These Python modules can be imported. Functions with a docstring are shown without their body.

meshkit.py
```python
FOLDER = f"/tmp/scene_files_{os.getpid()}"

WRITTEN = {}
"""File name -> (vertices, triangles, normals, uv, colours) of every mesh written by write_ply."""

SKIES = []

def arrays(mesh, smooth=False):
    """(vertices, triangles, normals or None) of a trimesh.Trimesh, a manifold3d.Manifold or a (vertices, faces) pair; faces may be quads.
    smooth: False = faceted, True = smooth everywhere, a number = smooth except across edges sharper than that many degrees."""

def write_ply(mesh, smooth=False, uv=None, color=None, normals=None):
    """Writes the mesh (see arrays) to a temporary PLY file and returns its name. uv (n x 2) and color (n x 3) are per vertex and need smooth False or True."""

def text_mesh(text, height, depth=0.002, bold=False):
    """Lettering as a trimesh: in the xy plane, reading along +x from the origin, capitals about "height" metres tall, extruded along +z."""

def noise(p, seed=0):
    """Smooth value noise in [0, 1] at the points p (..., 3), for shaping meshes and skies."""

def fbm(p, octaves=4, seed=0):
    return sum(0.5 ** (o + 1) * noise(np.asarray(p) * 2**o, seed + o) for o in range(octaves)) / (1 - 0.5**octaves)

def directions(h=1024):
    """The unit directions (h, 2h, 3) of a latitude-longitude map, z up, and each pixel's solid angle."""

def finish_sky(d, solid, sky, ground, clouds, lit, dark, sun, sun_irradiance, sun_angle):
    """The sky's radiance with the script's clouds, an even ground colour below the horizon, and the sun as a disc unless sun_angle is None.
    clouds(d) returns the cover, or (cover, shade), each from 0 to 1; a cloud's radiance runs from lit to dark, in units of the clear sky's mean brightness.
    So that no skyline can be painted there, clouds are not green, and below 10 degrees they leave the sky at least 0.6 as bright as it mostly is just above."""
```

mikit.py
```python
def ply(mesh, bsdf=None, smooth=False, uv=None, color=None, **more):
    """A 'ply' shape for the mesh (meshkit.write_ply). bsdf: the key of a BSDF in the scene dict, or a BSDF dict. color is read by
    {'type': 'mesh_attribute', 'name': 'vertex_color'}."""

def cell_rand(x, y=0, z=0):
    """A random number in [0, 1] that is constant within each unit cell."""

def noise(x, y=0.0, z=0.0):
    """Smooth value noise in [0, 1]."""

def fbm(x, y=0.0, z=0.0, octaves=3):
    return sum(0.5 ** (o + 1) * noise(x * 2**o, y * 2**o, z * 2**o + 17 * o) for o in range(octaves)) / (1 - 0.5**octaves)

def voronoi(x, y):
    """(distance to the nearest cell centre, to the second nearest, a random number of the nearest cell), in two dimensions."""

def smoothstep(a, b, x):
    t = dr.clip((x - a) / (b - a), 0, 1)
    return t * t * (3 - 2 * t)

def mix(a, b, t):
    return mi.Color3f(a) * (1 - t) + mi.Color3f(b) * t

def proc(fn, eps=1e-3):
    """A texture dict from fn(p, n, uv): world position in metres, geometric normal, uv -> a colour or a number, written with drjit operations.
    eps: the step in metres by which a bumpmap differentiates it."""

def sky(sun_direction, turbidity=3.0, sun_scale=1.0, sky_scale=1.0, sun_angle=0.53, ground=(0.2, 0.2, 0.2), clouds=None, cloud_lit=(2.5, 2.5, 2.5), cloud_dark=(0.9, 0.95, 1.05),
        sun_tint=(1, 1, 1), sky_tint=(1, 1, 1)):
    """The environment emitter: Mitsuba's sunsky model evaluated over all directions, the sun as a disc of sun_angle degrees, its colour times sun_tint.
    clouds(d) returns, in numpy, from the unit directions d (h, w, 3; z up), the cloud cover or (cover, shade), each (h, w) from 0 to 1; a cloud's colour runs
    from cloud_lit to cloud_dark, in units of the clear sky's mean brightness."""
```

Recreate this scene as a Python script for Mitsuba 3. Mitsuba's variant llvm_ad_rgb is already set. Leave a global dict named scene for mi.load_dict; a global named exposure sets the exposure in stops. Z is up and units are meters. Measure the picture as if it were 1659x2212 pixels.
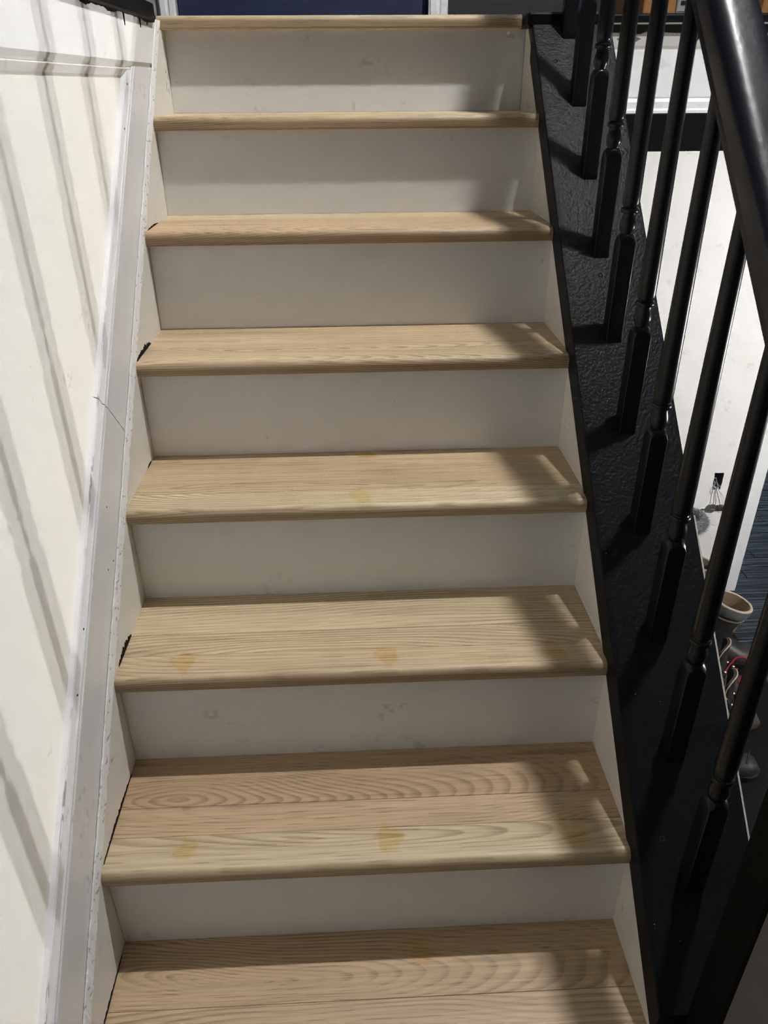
import math, random
import numpy as np, trimesh, manifold3d as m3, mitsuba as mi, drjit as dr
import mikit, meshkit
from mikit import proc, noise, fbm, mix, smoothstep, cell_rand
from shapely.geometry import Polygon, LineString
T = mi.ScalarTransform4f
scene, labels = {}, {}
rng = np.random.default_rng(7)

# ------------------------------------------------------------------ camera, lights, exposure
RISE, RUN, OV, TH = 0.19, 0.20503, 0.0167, 0.0258
S = RISE / RUN
ANG = math.atan(S)
CAM = np.array([0.39080, -1.94510, -0.13350])
YAW, PITCH, ROLL, FOCAL = math.radians(2.3914), math.radians(-29.5747), math.radians(-0.4039), 1628.75
fw = np.array([math.sin(YAW) * math.cos(PITCH), math.cos(YAW) * math.cos(PITCH), math.sin(PITCH)])
rt = np.array([math.cos(YAW), -math.sin(YAW), 0.0])
up = np.cross(rt, fw)
rt, up = math.cos(ROLL) * rt + math.sin(ROLL) * up, -math.sin(ROLL) * rt + math.cos(ROLL) * up
scene['camera'] = {'type': 'perspective', 'fov': 2 * math.degrees(math.atan(1659 / 2 / FOCAL)), 'fov_axis': 'x', 'near_clip': 0.02, 'far_clip': 60.0,
                   'to_world': T().look_at(origin=CAM.tolist(), target=(CAM + fw).tolist(), up=up.tolist())}
exposure = 0.32
PENDANT = (1.24, -0.60, 2.34)      # lamp near the ceiling of the stairwell
PENDANT_POWER = 4400.0
FLOOR_LAMP = (2.69, -0.75, -0.90)  # two-headed lamp on the lower floor
LAMP_POWER = 37000.0
FILL_LIGHT = (0.30, -3.2, 2.05)    # added fill globe behind the camera, raises the ambient light
FILL_POWER = 1.5
FLOOR_Z, CEIL_Z = -2.30, 2.52

def lamp_emit(rgb, k):
    return {'type': 'area', 'radiance': {'type': 'rgb', 'value': [c * k for c in rgb]}}

# ------------------------------------------------------------------ helpers
def key_of(name):
    if name not in scene and not any(k.startswith(name + '__') for k in scene):
        return name
    n = 1
    while True:
        k = f'{name}_{n:03d}'
        if k not in scene and not any(q.startswith(k + '__') for q in scene):
            return k
        n += 1

def add(name, mesh, bsdf, parent=None, smooth=False, uv=None, label=None, category=None, group=None, kind=None, **more):
    key = key_of((parent + '__' if parent else '') + name)
    if uv is not None:
        v, f, _ = meshkit.arrays(mesh)
        mesh = (v, f)
        uv = np.tile(np.asarray(uv, float), (len(v), 1))
    scene[key] = mikit.ply(mesh, bsdf, smooth=smooth, uv=uv, **more)
    note(key, label, category, group, kind)
    return key

def note(key, label=None, category=None, group=None, kind=None):
    d = {}
    if label: d['label'] = label
    if category: d['category'] = category
    if group: d['group'] = group
    if kind: d['kind'] = kind
    if d: labels[key] = d

def tm(man):
    m = man.to_mesh()
    return trimesh.Trimesh(m.vert_properties[:, :3], m.tri_verts, process=False)

def box(x0, x1, y0, y1, z0, z1, b=0.0):
    if b <= 0:
        return trimesh.creation.box(bounds=[[x0, y0, z0], [x1, y1, z1]])
    pts = []
    for x, sx in ((x0, 1), (x1, -1)):
        for y, sy in ((y0, 1), (y1, -1)):
            for z, sz in ((z0, 1), (z1, -1)):
                pts += [(x + sx * b, y + sy * b, z), (x + sx * b, y, z + sz * b), (x, y + sy * b, z + sz * b)]
    return trimesh.Trimesh(*hull(pts), process=False)

def hull(pts):
    h = trimesh.convex.convex_hull(np.asarray(pts, float))
    return h.vertices, h.faces

def cat(*ms):
    return trimesh.util.concatenate(list(ms))

def extrude_x(poly_yz, x0, x1):
    """polygon in (y, z) swept along x"""
    g = trimesh.creation.extrude_polygon(Polygon(poly_yz), x1 - x0, engine='earcut')
    v = g.vertices
    g.vertices = np.stack([v[:, 2] + x0, v[:, 0], v[:, 1]], 1)   # cyclic permutation keeps orientation
    return g

def extrude_y(poly_xz, y0, y1):
    g = trimesh.creation.extrude_polygon(Polygon(poly_xz), y1 - y0, engine='earcut')
    v = g.vertices
    g.vertices = np.stack([v[:, 0], y1 - v[:, 2], v[:, 1]], 1)
    return g

def slope_prism(poly_xo, ya, yb, cut_a=0.0, cut_b=0.0):
    """polygon in (x, offset above the nosing line) swept up the slope from y=ya to y=yb; cut: how far an end leans (dy per metre of offset)"""
    P = np.array(Polygon(poly_xo).exterior.coords)[:-1]
    if Polygon(poly_xo).exterior.is_ccw is False:
        P = P[::-1]
    n = len(P)
    lo = np.stack([P[:, 0], ya + cut_a * P[:, 1], S * (ya + cut_a * P[:, 1]) + P[:, 1]], 1)
    hi = np.stack([P[:, 0], yb + cut_b * P[:, 1], S * (yb + cut_b * P[:, 1]) + P[:, 1]], 1)
    cap = trimesh.creation.triangulate_polygon(Polygon(P), engine='earcut')
    # vertices of the triangulation match P order for earcut
    tri = np.array([[int(np.argmin(((P - cap[0][i]) ** 2).sum(1))) for i in t] for t in cap[1]])
    a = P[tri[:, 1]] - P[tri[:, 0]]; b = P[tri[:, 2]] - P[tri[:, 0]]
    flip = (a[:, 0] * b[:, 1] - a[:, 1] * b[:, 0]) < 0
    tri[flip] = tri[flip][:, ::-1]
    faces = [*tri.tolist(), *(tri[:, ::-1] + n).tolist()]
    for i in range(n):
        j = (i + 1) % n
        faces += [[i, i + n, j], [j, i + n, j + n]]
    m = trimesh.Trimesh(np.vstack([lo, hi]), faces, process=False)
    if m.volume < 0: m.invert()
    return m

def lathe(profile, n=24, at=(0, 0, 0)):
    g = trimesh.creation.revolve(np.asarray(profile, float), sections=n)
    g.apply_translation(at)
    return g

def tube(points, r, n=8):
    P = np.asarray(points, float)
    t = np.gradient(P, axis=0); t /= np.linalg.norm(t, axis=1, keepdims=True)
    ref = np.array([0.13, 0.31, 0.94])
    a = np.cross(t, ref); a /= np.linalg.norm(a, axis=1, keepdims=True)
    b = np.cross(t, a)
    th = np.arange(n) * 2 * np.pi / n
    r = np.broadcast_to(r, (len(P),))
    V = (P[:, None] + r[:, None, None] * (np.cos(th)[None, :, None] * a[:, None] + np.sin(th)[None, :, None] * b[:, None])).reshape(-1, 3)
    F = []
    for i in range(len(P) - 1):
        for j in range(n):
            k = (j + 1) % n
            F += [[i * n + j, i * n + k, (i + 1) * n + k], [i * n + j, (i + 1) * n + k, (i + 1) * n + j]]
    e0, e1 = len(V), len(V) + 1
    V = np.vstack([V, P[0], P[-1]])
    for j in range(n):
        k = (j + 1) % n
        F += [[e0, k, j], [e1, (len(P) - 1) * n + j, (len(P) - 1) * n + k]]
    m = trimesh.Trimesh(V, F, process=False)
    if m.volume < 0: m.invert()
    return m

def ball(c, r, n=3):
    g = trimesh.creation.icosphere(subdivisions=n, radius=r); g.apply_translation(c); return g

def smooth_path(pts, n=24):
    from scipy.interpolate import CubicSpline
    P = np.asarray(pts, float)
    t = np.r_[0, np.cumsum(np.linalg.norm(np.diff(P, axis=0), axis=1))]
    return CubicSpline(t, P)(np.linspace(0, t[-1], n))

def loft(rings, close_ends=(True, True)):
    R = [np.asarray(r, float) for r in rings]
    n = len(R[0]); V = np.vstack(R); F = []
    for i in range(len(R) - 1):
        for j in range(n):
            k = (j + 1) % n
            F += [[i * n + j, i * n + k, (i + 1) * n + k], [i * n + j, (i + 1) * n + k, (i + 1) * n + j]]
    ex = []
    if close_ends[0]:
        V = np.vstack([V, R[0].mean(0)]); c = len(V) - 1
        F += [[c, (j + 1) % n, j] for j in range(n)]
    if close_ends[1]:
        V = np.vstack([V, R[-1].mean(0)]); c = len(V) - 1; o = (len(R) - 1) * n
        F += [[c, o + j, o + (j + 1) % n] for j in range(n)]
    return trimesh.Trimesh(V, F, process=False)

# ------------------------------------------------------------------ materials
def srgb(r, g, b):
    c = np.array([r, g, b]) / 255.0
    return [float(v) for v in np.where(c <= 0.04045, c / 12.92, ((c + 0.055) / 1.055) ** 2.4)]

def two(b): return {'type': 'twosided', 'bsdf': b}
def pr(color, rough=0.5, spec=0.5, **k):
    c = color if isinstance(color, dict) else {'type': 'rgb', 'value': list(color)}
    return {'type': 'principled', 'base_color': c, 'roughness': rough, 'specular': spec, **k}
def bump(b, fn, scale, eps=1e-3):
    return {'type': 'bumpmap', 'arbitrary': proc(fn, eps), 'scale': scale, 'bsdf': b}

STAINS = [(.115, 1.0, 6, .018, .022), (.43, 1.0, 6, .02, .03), (.71, 1.0, 6, .024, .035), (.10, 1.0, 5, .02, .03), (.435, 1.0, 5, .022, .034), (.71, 1.0, 5, .02, .03),
          (.40, 1.0, 4, .022, .028), (.47, 4.4, 7, .03, .03), (.41, 4.8, 4, .02, .012), (.42, 4.9, 5, .02, .012)]

def oak(p, n, uv):
    seed, tone = uv.x, uv.y
    k = dr.floor(-p.z / RISE + 0.5)
    v = p.y + k * RUN
    h1, h2, h3 = cell_rand(seed * 97 + 3), cell_rand(seed * 53 + 11), cell_rand(seed * 31 + 23)
    x = p.x + seed * 3.7
    edge = smoothstep(0.35, 0.8, -n.y)      # nosing front: edge grain, with its shade also painted in as darker tone
    warp = (noise(x * 3.5, v * 12, seed) - 0.5) * (0.030 + 0.022 * tone) + (noise(x * 9, v * 30, seed + 4) - 0.5) * (0.005 + 0.008 * tone)
    w = v - 0.01 - 0.17 * h1 + warp
    slope = 0.05 + 0.13 * h2
    d = dr.sqrt(w * w + dr.square(slope * (p.x - 0.05 - 0.75 * h3)) + 1e-6)
    spacing = 0.0046 + 0.0040 * h3
    ph = d / spacing + 0.6 * noise(x * 5, v * 40, 3) + edge * p.z * 260
    fr = ph - dr.floor(ph)
    wide = 0.15 + 0.35 * noise(x * 2.5, ph * 0.7, 17)
    ring = smoothstep(wide, 0.85, fr) * (1 - smoothstep(0.88, 1.0, fr))
    pores = smoothstep(0.60, 0.82, noise(x * 22, (v - p.z) * 780, 5))
    fine = noise(x * 9, (v - p.z) * 380, 8)
    light = mix((.535, .44, .288), (.42, .285, .168), tone)
    dark = mix((.32, .225, .122), (.18, .108, .060), tone)
    blotch = noise(x * 2.6, v * 16, 13 + seed)
    strong = smoothstep(0.25, 0.75, noise(x * 2.2, v * 15, 21 + seed))
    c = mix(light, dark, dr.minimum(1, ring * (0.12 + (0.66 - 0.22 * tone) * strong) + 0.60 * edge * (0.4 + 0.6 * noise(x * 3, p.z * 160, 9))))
    c = mix(c, mix(dark, (.2, .12, .06), 0.4), pores * (0.18 + 0.45 * ring))
    c = c * (0.86 + 0.24 * fine) * (0.88 + 0.22 * blotch)
    c = mix(c, (.17, .105, .065), smoothstep(0.80, 0.93, noise(x * 3.2, v * 60 + 7, seed + 31)) * 0.5 * tone)
    st = mi.Float(0)
    for (sx, vv, kk, a, b) in STAINS:
        vc = 0.03 * vv + (0.012 if vv < 2 else 0.06)
        q = dr.square((p.x - sx) / a) + dr.square((v - vc) / b) + 2.4 * (fbm(p.x * 55, p.y * 55, kk) - 0.5)
        st = dr.maximum(st, dr.select(dr.abs(k - kk) < 0.5, 1 - smoothstep(0.2, 1.2, q), 0))
    return mix(c, c * mi.Color3f(0.90, 0.76, 0.42), st * 0.7)
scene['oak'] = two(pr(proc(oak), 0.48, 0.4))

def smudged(base, dark, seed, amount=1.0, warm=(1, 1, 1)):
    def fn(p, n, uv):
        a = p.x + p.y * 0.37
        big = fbm(a * 6 + seed, p.z * 7, p.y * 3) - 0.5
        c = mi.Color3f(*base) * (1 + 0.07 * big)
        sm = smoothstep(0.70, 0.80, fbm(a * 17 + seed, p.z * 22, seed + p.y * 9)) * smoothstep(0.45, 0.75, noise(a * 120, p.z * 140, p.y * 120))
        sp = smoothstep(0.93, 0.96, noise(a * 190 + 5, p.z * 190, seed + p.y * 170)) * smoothstep(0.66, 0.75, noise(a * 9, p.z * 11 + seed, p.y * 8))
        return mix(c, dark, dr.minimum(1, amount * (0.35 * sm + 0.8 * sp)))
    return fn
scene['riser_paint'] = two(pr(proc(smudged((.765, .77, .765), (.25, .23, .20), 3.0, 0.7)), 0.42, 0.5))
scene['skirt_paint'] = two(pr(proc(smudged((.70, .68, .63), (.32, .26, .20), 9.0, 2.2)), 0.5, 0.4))
scene['cream_wall'] = two(bump(pr(proc(smudged((.82, .805, .755), (.42, .40, .36), 5.0, 0.9)), 0.55, 0.4), lambda p, n, uv: fbm(p.y * 45, p.z * 45, p.x * 45), 0.0012, 2e-3))
scene['fascia_paint'] = two(pr(proc(smudged((.86, .865, .865), (.35, .34, .33), 15.0, 0.5)), 0.5, 0.4))
_trim = smudged((.80, .80, .815), (.30, .30, .31), 12.0, 0.8)
def worn_trim(p, n, uv):
    o = p.z - S * p.y
    w = smoothstep(.1835, .1855, o) * (1 - smoothstep(.1895, .1915, o))
    w = w * smoothstep(0.50, 0.66, noise(p.y * 26, 2, 3)) * smoothstep(0.35, 0.6, noise(p.y * 160, o * 400, 1)) * smoothstep(0.45, 1.0, -p.y)
    return mix(_trim(p, n, uv), (.22, .22, .22), w * 0.75)
scene['trim_paint'] = two(pr(proc(worn_trim), 0.38, 0.5))

def plaster(p, n, uv):
    return mix((.84, .84, .83), (.36, .33, .29), smoothstep(0.66, 0.74, fbm(p.x * 130, p.y * 170, p.z * 170)) * 0.8)
scene['chipped_plaster'] = two(pr(proc(plaster), 0.8, 0.2))

def blackpaint(p, n, uv):
    c = mi.Color3f(.0070, .0080, .0098) * (0.85 + 0.3 * fbm(p.x * 14, p.y * 14, p.z * 14))
    s = smoothstep(0.955, 0.975, noise(p.x * 240, p.y * 240, p.z * 240)) * smoothstep(0.52, 0.7, noise(p.x * 11, p.y * 11, p.z * 11 + 5))
    return mix(c, (.30, .29, .28), s)
brush = lambda p, n, uv: fbm(p.x * 330, p.y * 240, p.z * 240)
scene['cap_paint'] = two(bump(pr(proc(blackpaint), 0.42, 0.055), brush, 0.0014, 1e-3))
scene['rail_paint'] = two(bump(pr((.008, .010, .015), 0.31, 0.25), lambda p, n, uv: fbm(p.x * 170, p.y * 130, p.z * 130), 0.0003, 1e-3))
scene['baluster_paint'] = two(pr((.006, .007, .0085), 0.25, 0.26))
scene['trim_black'] = two(pr((.006, .006, .0065), 0.45, 0.07))
scene['hole_dark'] = two(pr((.012, .010, .008), 0.9, 0.1))
scene['grey_wall'] = two(pr(proc(smudged((.09, .09, .09), (.2, .2, .2), 2.0, 0.3)), 0.6, 0.3))
scene['charcoal_wall'] = two(pr((.018, .019, .022), 0.55, 0.4))
scene['dim_wall'] = two(pr((.10, .10, .105), 0.7, 0.2))
scene['pale_wall'] = two(pr((.36, .36, .36), 0.6, 0.3))
scene['ceiling_paint'] = two(pr((.45, .45, .45), 0.8, 0.2))
scene['navy_paint'] = two(pr(proc(lambda p, n, uv: mi.Color3f(.017, .023, .062) * (0.8 + 0.4 * fbm(p.x * 9, p.y * 9, p.z * 30))), 0.5, 0.4))
scene['pale_edge'] = two(pr((.45, .43, .39), 0.7, 0.2))

# ------------------------------------------------------------------ the setting
WALL_X = -0.016
ROOM = dict(x0=-2.6, x1=4.2, y0=-4.6, y1=1.0, far=5.2)
# left stair wall: cream below the moulding
add('wall_left', box(WALL_X - 0.10, WALL_X, -4.2, 0.05, FLOOR_Z, -0.113), 'cream_wall', label='cream plaster stair wall striped by baluster shadows', kind='structure')
add('floor_band', box(WALL_X - 0.10, -0.004, -4.2, 0.0, -0.092, -0.018), 'fascia_paint', 'wall_left', label='white band under the upper floor edge')
# ragged lower edge of paint/plaster under the black trim
def ragged_strip(ya, yb, x, ztop, depth, n, seed):
    r = np.random.default_rng(seed)
    y = np.linspace(ya, yb, n)
    d = depth * (0.2 + 0.9 * np.clip(meshkit.fbm(np.stack([y * 22, y * 0, y * 0], 1), 4) - 0.3, 0, 1) + 0.12 * r.random(n))
    for _ in range(5):
        i = r.integers(2, n - 2); d[i] += depth * 1.6 * r.random()
    top = np.stack([y, np.full(n, ztop)], 1); bot = np.stack([y, ztop - d], 1)
    g = trimesh.creation.extrude_polygon(Polygon(np.vstack([top, bot[::-1]])).buffer(0), 0.003, engine='earcut')
    v = g.vertices
    g.vertices = np.stack([v[:, 2] + x, v[:, 0], v[:, 1]], 1)
    return g
add('chipped_edge', ragged_strip(-1.1, -0.06, -0.0055, -0.015, 0.013, 260, 4), 'trim_black', 'wall_left', label='ragged black paint line')
add('trim_1', extrude_y([(WALL_X, -0.092), (-0.004, -0.092), (-0.004, -0.0935), (-0.011, -0.104), (-0.0085, -0.1045), (-0.0085, -0.1062), (WALL_X, -0.1165)], -4.2, -0.075), 'fascia_paint',
    label='narrow cream moulding across the left stair wall', kind='structure')
add('trim_2', box(-0.09, 0.004, -4.2, -0.070, -0.018, 0.014, 0.003), 'trim_black', label='black floor edge trim above the left stair wall', kind='structure')

# left baseboard up the slope, two lengths with a butt joint
BB = [(WALL_X, -0.03), (-0.006, -0.03), (-0.006, 0.146), (-0.0085, 0.149), (-0.0085, 0.152), (-0.0068, 0.154), (-0.0068, 0.158), (-0.0092, 0.161), (-0.0092, 0.186), (-0.0105, 0.188), (-0.0105, 0.190), (WALL_X, 0.197)]
JY = -0.865 + 0.16 * 0.94
pc = -math.cos(ANG) * math.sin(ANG) / 1.0      # end square to the slope: dy per metre of vertical offset
y_top = lambda o: (-0.101 - o) / S
def baseboard(ya, yb, level_top=False):
    m = slope_prism(BB, ya, yb, pc, 0 if level_top else pc)
    if level_top:
        v = m.vertices.copy(); n = len(BB)
        o = np.array([q[2] - S * q[1] for q in v[n:]])
        v[n:, 1] = (-0.101 - o) / S; v[n:, 2] = -0.101
        m.vertices = v
    return m
bb = add('baseboard_left', baseboard(JY + 0.0012 - 0.0, -0.2, True), 'trim_paint', label='white moulded baseboard climbing the left wall', kind='structure')
add('board_length', baseboard(-3.2, JY), 'trim_paint', bb, label='lower length of baseboard')
nails = []
for (yy, oo) in ((-.10 - .03 - .2, .175), (-.1 - .30, .17), (-1.06, .165), (-1.13, .168), (-.88, .10), (-.93, .06), (-.90, .03)):
    c = trimesh.creation.cylinder(radius=0.0016, height=0.0012, sections=10)
    c.apply_transform(trimesh.transformations.rotation_matrix(math.pi / 2, [0, 1, 0])); c.apply_translation((-0.0064 if oo < .145 else -0.0090, yy, S * yy + oo)); nails.append(c)
for c in nails: add('nail_hole', c, 'hole_dark', bb)

# room shell around the stairs
UPX = WALL_X - 0.10
add('floor_upper', cat(box(-2.6, UPX + 0.03, -4.6, 1.0, -0.09, 0.0), box(UPX + 0.03, 0.84, 0.022, 1.0, -0.09, -0.002), box(0.84, 4.2, 0.03, 1.0, -0.19, 0.0)), 'charcoal_wall', label='dark upper floor', kind='structure')
add('wall_back', cat(box(-0.285, -0.148, 1.0, 1.1, -0.05, CEIL_Z), box(0.672, 0.735, 1.0, 1.1, -0.05, CEIL_Z), box(-0.148, 0.672, 1.0, 1.1, 2.0, CEIL_Z)), 'pale_wall', label='pale hallway wall around the navy door', kind='structure')
add('wall_upper_left', box(-2.6, -0.285, 1.0, 1.1, -0.05, CEIL_Z), 'charcoal_wall', label='black upper wall far left of the door', kind='structure')
add('wall_upper_right', box(0.735, 4.2, 1.0, 1.1, -0.05, CEIL_Z), 'charcoal_wall', label='black upper wall right of the stairs', kind='structure')
d = add('door_1', box(-0.146, 0.670, 1.035, 1.075, 0.002, 1.99, 0.003), 'navy_paint', label='navy blue door at the top of the stairs', kind='structure')
for (a, b) in ((-0.03, 0.23), (0.30, 0.56)):
    for (c, e) in ((0.18, 0.85), (1.0, 1.85)):
        add('door_panel', box(a, b, 1.027, 1.037, c, e, 0.006), 'navy_paint', d)
kn = lathe([(0, 0), (.012, 0), (.012, .03), (.026, .04), (.028, .055), (.018, .068), (0, .070)], 20)
kn.apply_transform(trimesh.transformations.rotation_matrix(math.pi / 2, [1, 0, 0])); kn.apply_translation((0.61, 1.035, 0.93))
scene['brushed_metal'] = two({'type': 'roughconductor', 'material': 'Al', 'alpha': 0.25})
add('door_handle', kn, 'brushed_metal', d, smooth=40)
def casing(x0, x1, y0, z0, z1):
    w = x1 - x0
    return box(x0, x1, y0 - 0.012, y0, z0, z1, 0.002), box(x0 + w * .08, x0 + w * .45, y0 - 0.018, y0 - 0.011, z0, z1, 0.002), box(x0 + w * .62, x0 + w * .95, y0 - 0.016, y0 - 0.011, z0, z1, 0.002)
add('trim_3', cat(*casing(-0.200, -0.146, 1.0, 0.0, 2.06)), 'fascia_paint', label='white casing left of the navy door', kind='structure')
add('trim_4', cat(*casing(0.670, 0.732, 1.0, 0.0, 2.06)), 'fascia_paint', label='chipped white casing right of the navy door', kind='structure')
add('wall_left_upper', box(-2.7, -2.6, -4.6, 1.1, -0.1, CEIL_Z), 'dim_wall', label='dim upper wall far left', kind='structure')
add('ceiling', box(-2.7, 4.3, -4.7, 1.2, CEIL_Z, CEIL_Z + 0.1), 'ceiling_paint', label='white ceiling over the stairwell', kind='structure')
add('wall_front', box(-2.7, 4.3, -4.7, -4.6, FLOOR_Z, CEIL_Z), 'dim_wall', label='dim wall behind the camera', kind='structure')
add('wall_right', box(4.2, 4.3, -4.7, 5.3, FLOOR_Z, CEIL_Z), 'charcoal_wall', label='dark wall at the far right', kind='structure')
# lower storey: white wall behind the railing, with an open box hole and a cased opening at its right
HX, HZ, HW, HH = 2.017, -1.696, 0.040, 0.084
WX1 = 2.135
def wall_lower():
    r = np.random.default_rng(3)
    out = [(0.90, FLOOR_Z), (WX1, FLOOR_Z), (WX1, -0.19), (0.90, -0.19)]
    hole = []
    corners = [(HX - HW / 2, HZ - HH / 2), (HX + HW / 2, HZ - HH / 2), (HX + HW / 2, HZ + HH / 2), (HX - HW / 2, HZ + HH / 2)]
    for i in range(4):
        a, b = np.array(corners[i]), np.array(corners[(i + 1) % 4])
        for t in np.linspace(0, 1, 7)[:-1]:
            hole.append(tuple(a + (b - a) * t + r.normal(0, 0.0012, 2)))
    g = trimesh.creation.extrude_polygon(Polygon(out, [hole[::-1]]), 0.10, engine='earcut')
    v = g.vertices
    g.vertices = np.stack([v[:, 0], 1.10 - v[:, 2], v[:, 1]], 1)
    return g
scene['white_wall'] = two(bump(pr(proc(smudged((.90, .89, .865), (.45, .43, .40), 22.0, 0.6)), 0.5, 0.4), lambda p, n, uv: fbm(p.x * 7, p.z * 7, p.y * 7), 0.006, 3e-3))
wl = add('wall_lower', wall_lower(), 'white_wall', label='bright white lower wall seen through the railing', kind='structure')
scene['box_plastic'] = two(pr((.035, .05, .075), 0.4, 0.5))
add('outlet_box', cat(box(HX - HW / 2 + .001, HX + HW / 2 - .001, 1.055, 1.06, HZ - HH / 2, HZ + HH / 2), box(HX - HW / 2 - .002, HX - HW / 2 + .001, 1.004, 1.06, HZ - HH / 2, HZ + HH / 2),
    box(HX + HW / 2 - .001, HX + HW / 2 + .002, 1.004, 1.06, HZ - HH / 2, HZ + HH / 2), box(HX - HW / 2, HX + HW / 2, 1.004, 1.06, HZ + HH / 2 - .001, HZ + HH / 2 + .002),
    box(HX - HW / 2, HX + HW / 2, 1.004, 1.06, HZ - HH / 2 - .002, HZ - HH / 2 + .001)), 'box_plastic', wl, label='dark open outlet box')
add('trim_5', cat(box(WX1 - 0.012, WX1 + 0.085, 0.978, 1.0, FLOOR_Z, -0.2, 0.003), box(WX1 - 0.006, WX1 + 0.02, 0.972, 0.98, FLOOR_Z, -0.2, 0.002), box(WX1 + 0.0, WX1 + 0.02, 1.0, 1.12, FLOOR_Z, -0.2)), 'fascia_paint',
    label='white casing at the end of the lower wall', kind='structure')
add('wall_far', box(0.9, 4.3, 5.2, 5.3, FLOOR_Z, CEIL_Z), 'charcoal_wall', label='dark wall at the end of the lower hall', kind='structure')
scene['added_window_frame'] = two(pr((.6, .6, .6), 0.4, 0.4))  # added window, out of view, gives the lower floor a cool sheen
wn = add('added_window_1', cat(box(2.3, 2.36, 5.15, 5.2, FLOOR_Z, -0.34), box(3.94, 4.0, 5.15, 5.2, FLOOR_Z, -0.34), box(3.12, 3.18, 5.15, 5.2, FLOOR_Z, -0.34), box(2.36, 3.94, 5.15, 5.2, -0.40, -0.34), box(2.36, 3.94, 5.15, 5.2, FLOOR_Z, FLOOR_Z + .08)), 'added_window_frame',
    label='added unseen glazed door glowing cool onto the lower hall floor', kind='structure')
for x0, x1 in ((2.36, 3.12), (3.18, 3.94)):
    add('glow_pane', box(x0, x1, 5.17, 5.18, FLOOR_Z + .08, -0.40), 'added_window_frame', wn, emitter=lamp_emit((.68, .86, 1.05), 8.0))
add('wall_hall', box(0.9, 1.0, 1.1, 5.3, FLOOR_Z, -0.19), 'pale_wall', label='side wall of the lower hall', kind='structure')
add('ceiling_lower', box(0.86, 4.3, 0.03, 5.3, -0.27, -0.19), 'ceiling_paint', label='ceiling of the lower floor', kind='structure')
add('trim_6', box(0.957, 4.2, -0.022, 0.03, -0.275, -0.1955, 0.002), 'trim_black', label='black painted header under the white fascia', kind='structure')
fa = add('wall_fascia', box(0.93, 4.2, -0.006, 0.03, -0.1955, -0.070), 'fascia_paint', label='white fascia of the upper floor beyond the railing', kind='structure')
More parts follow.
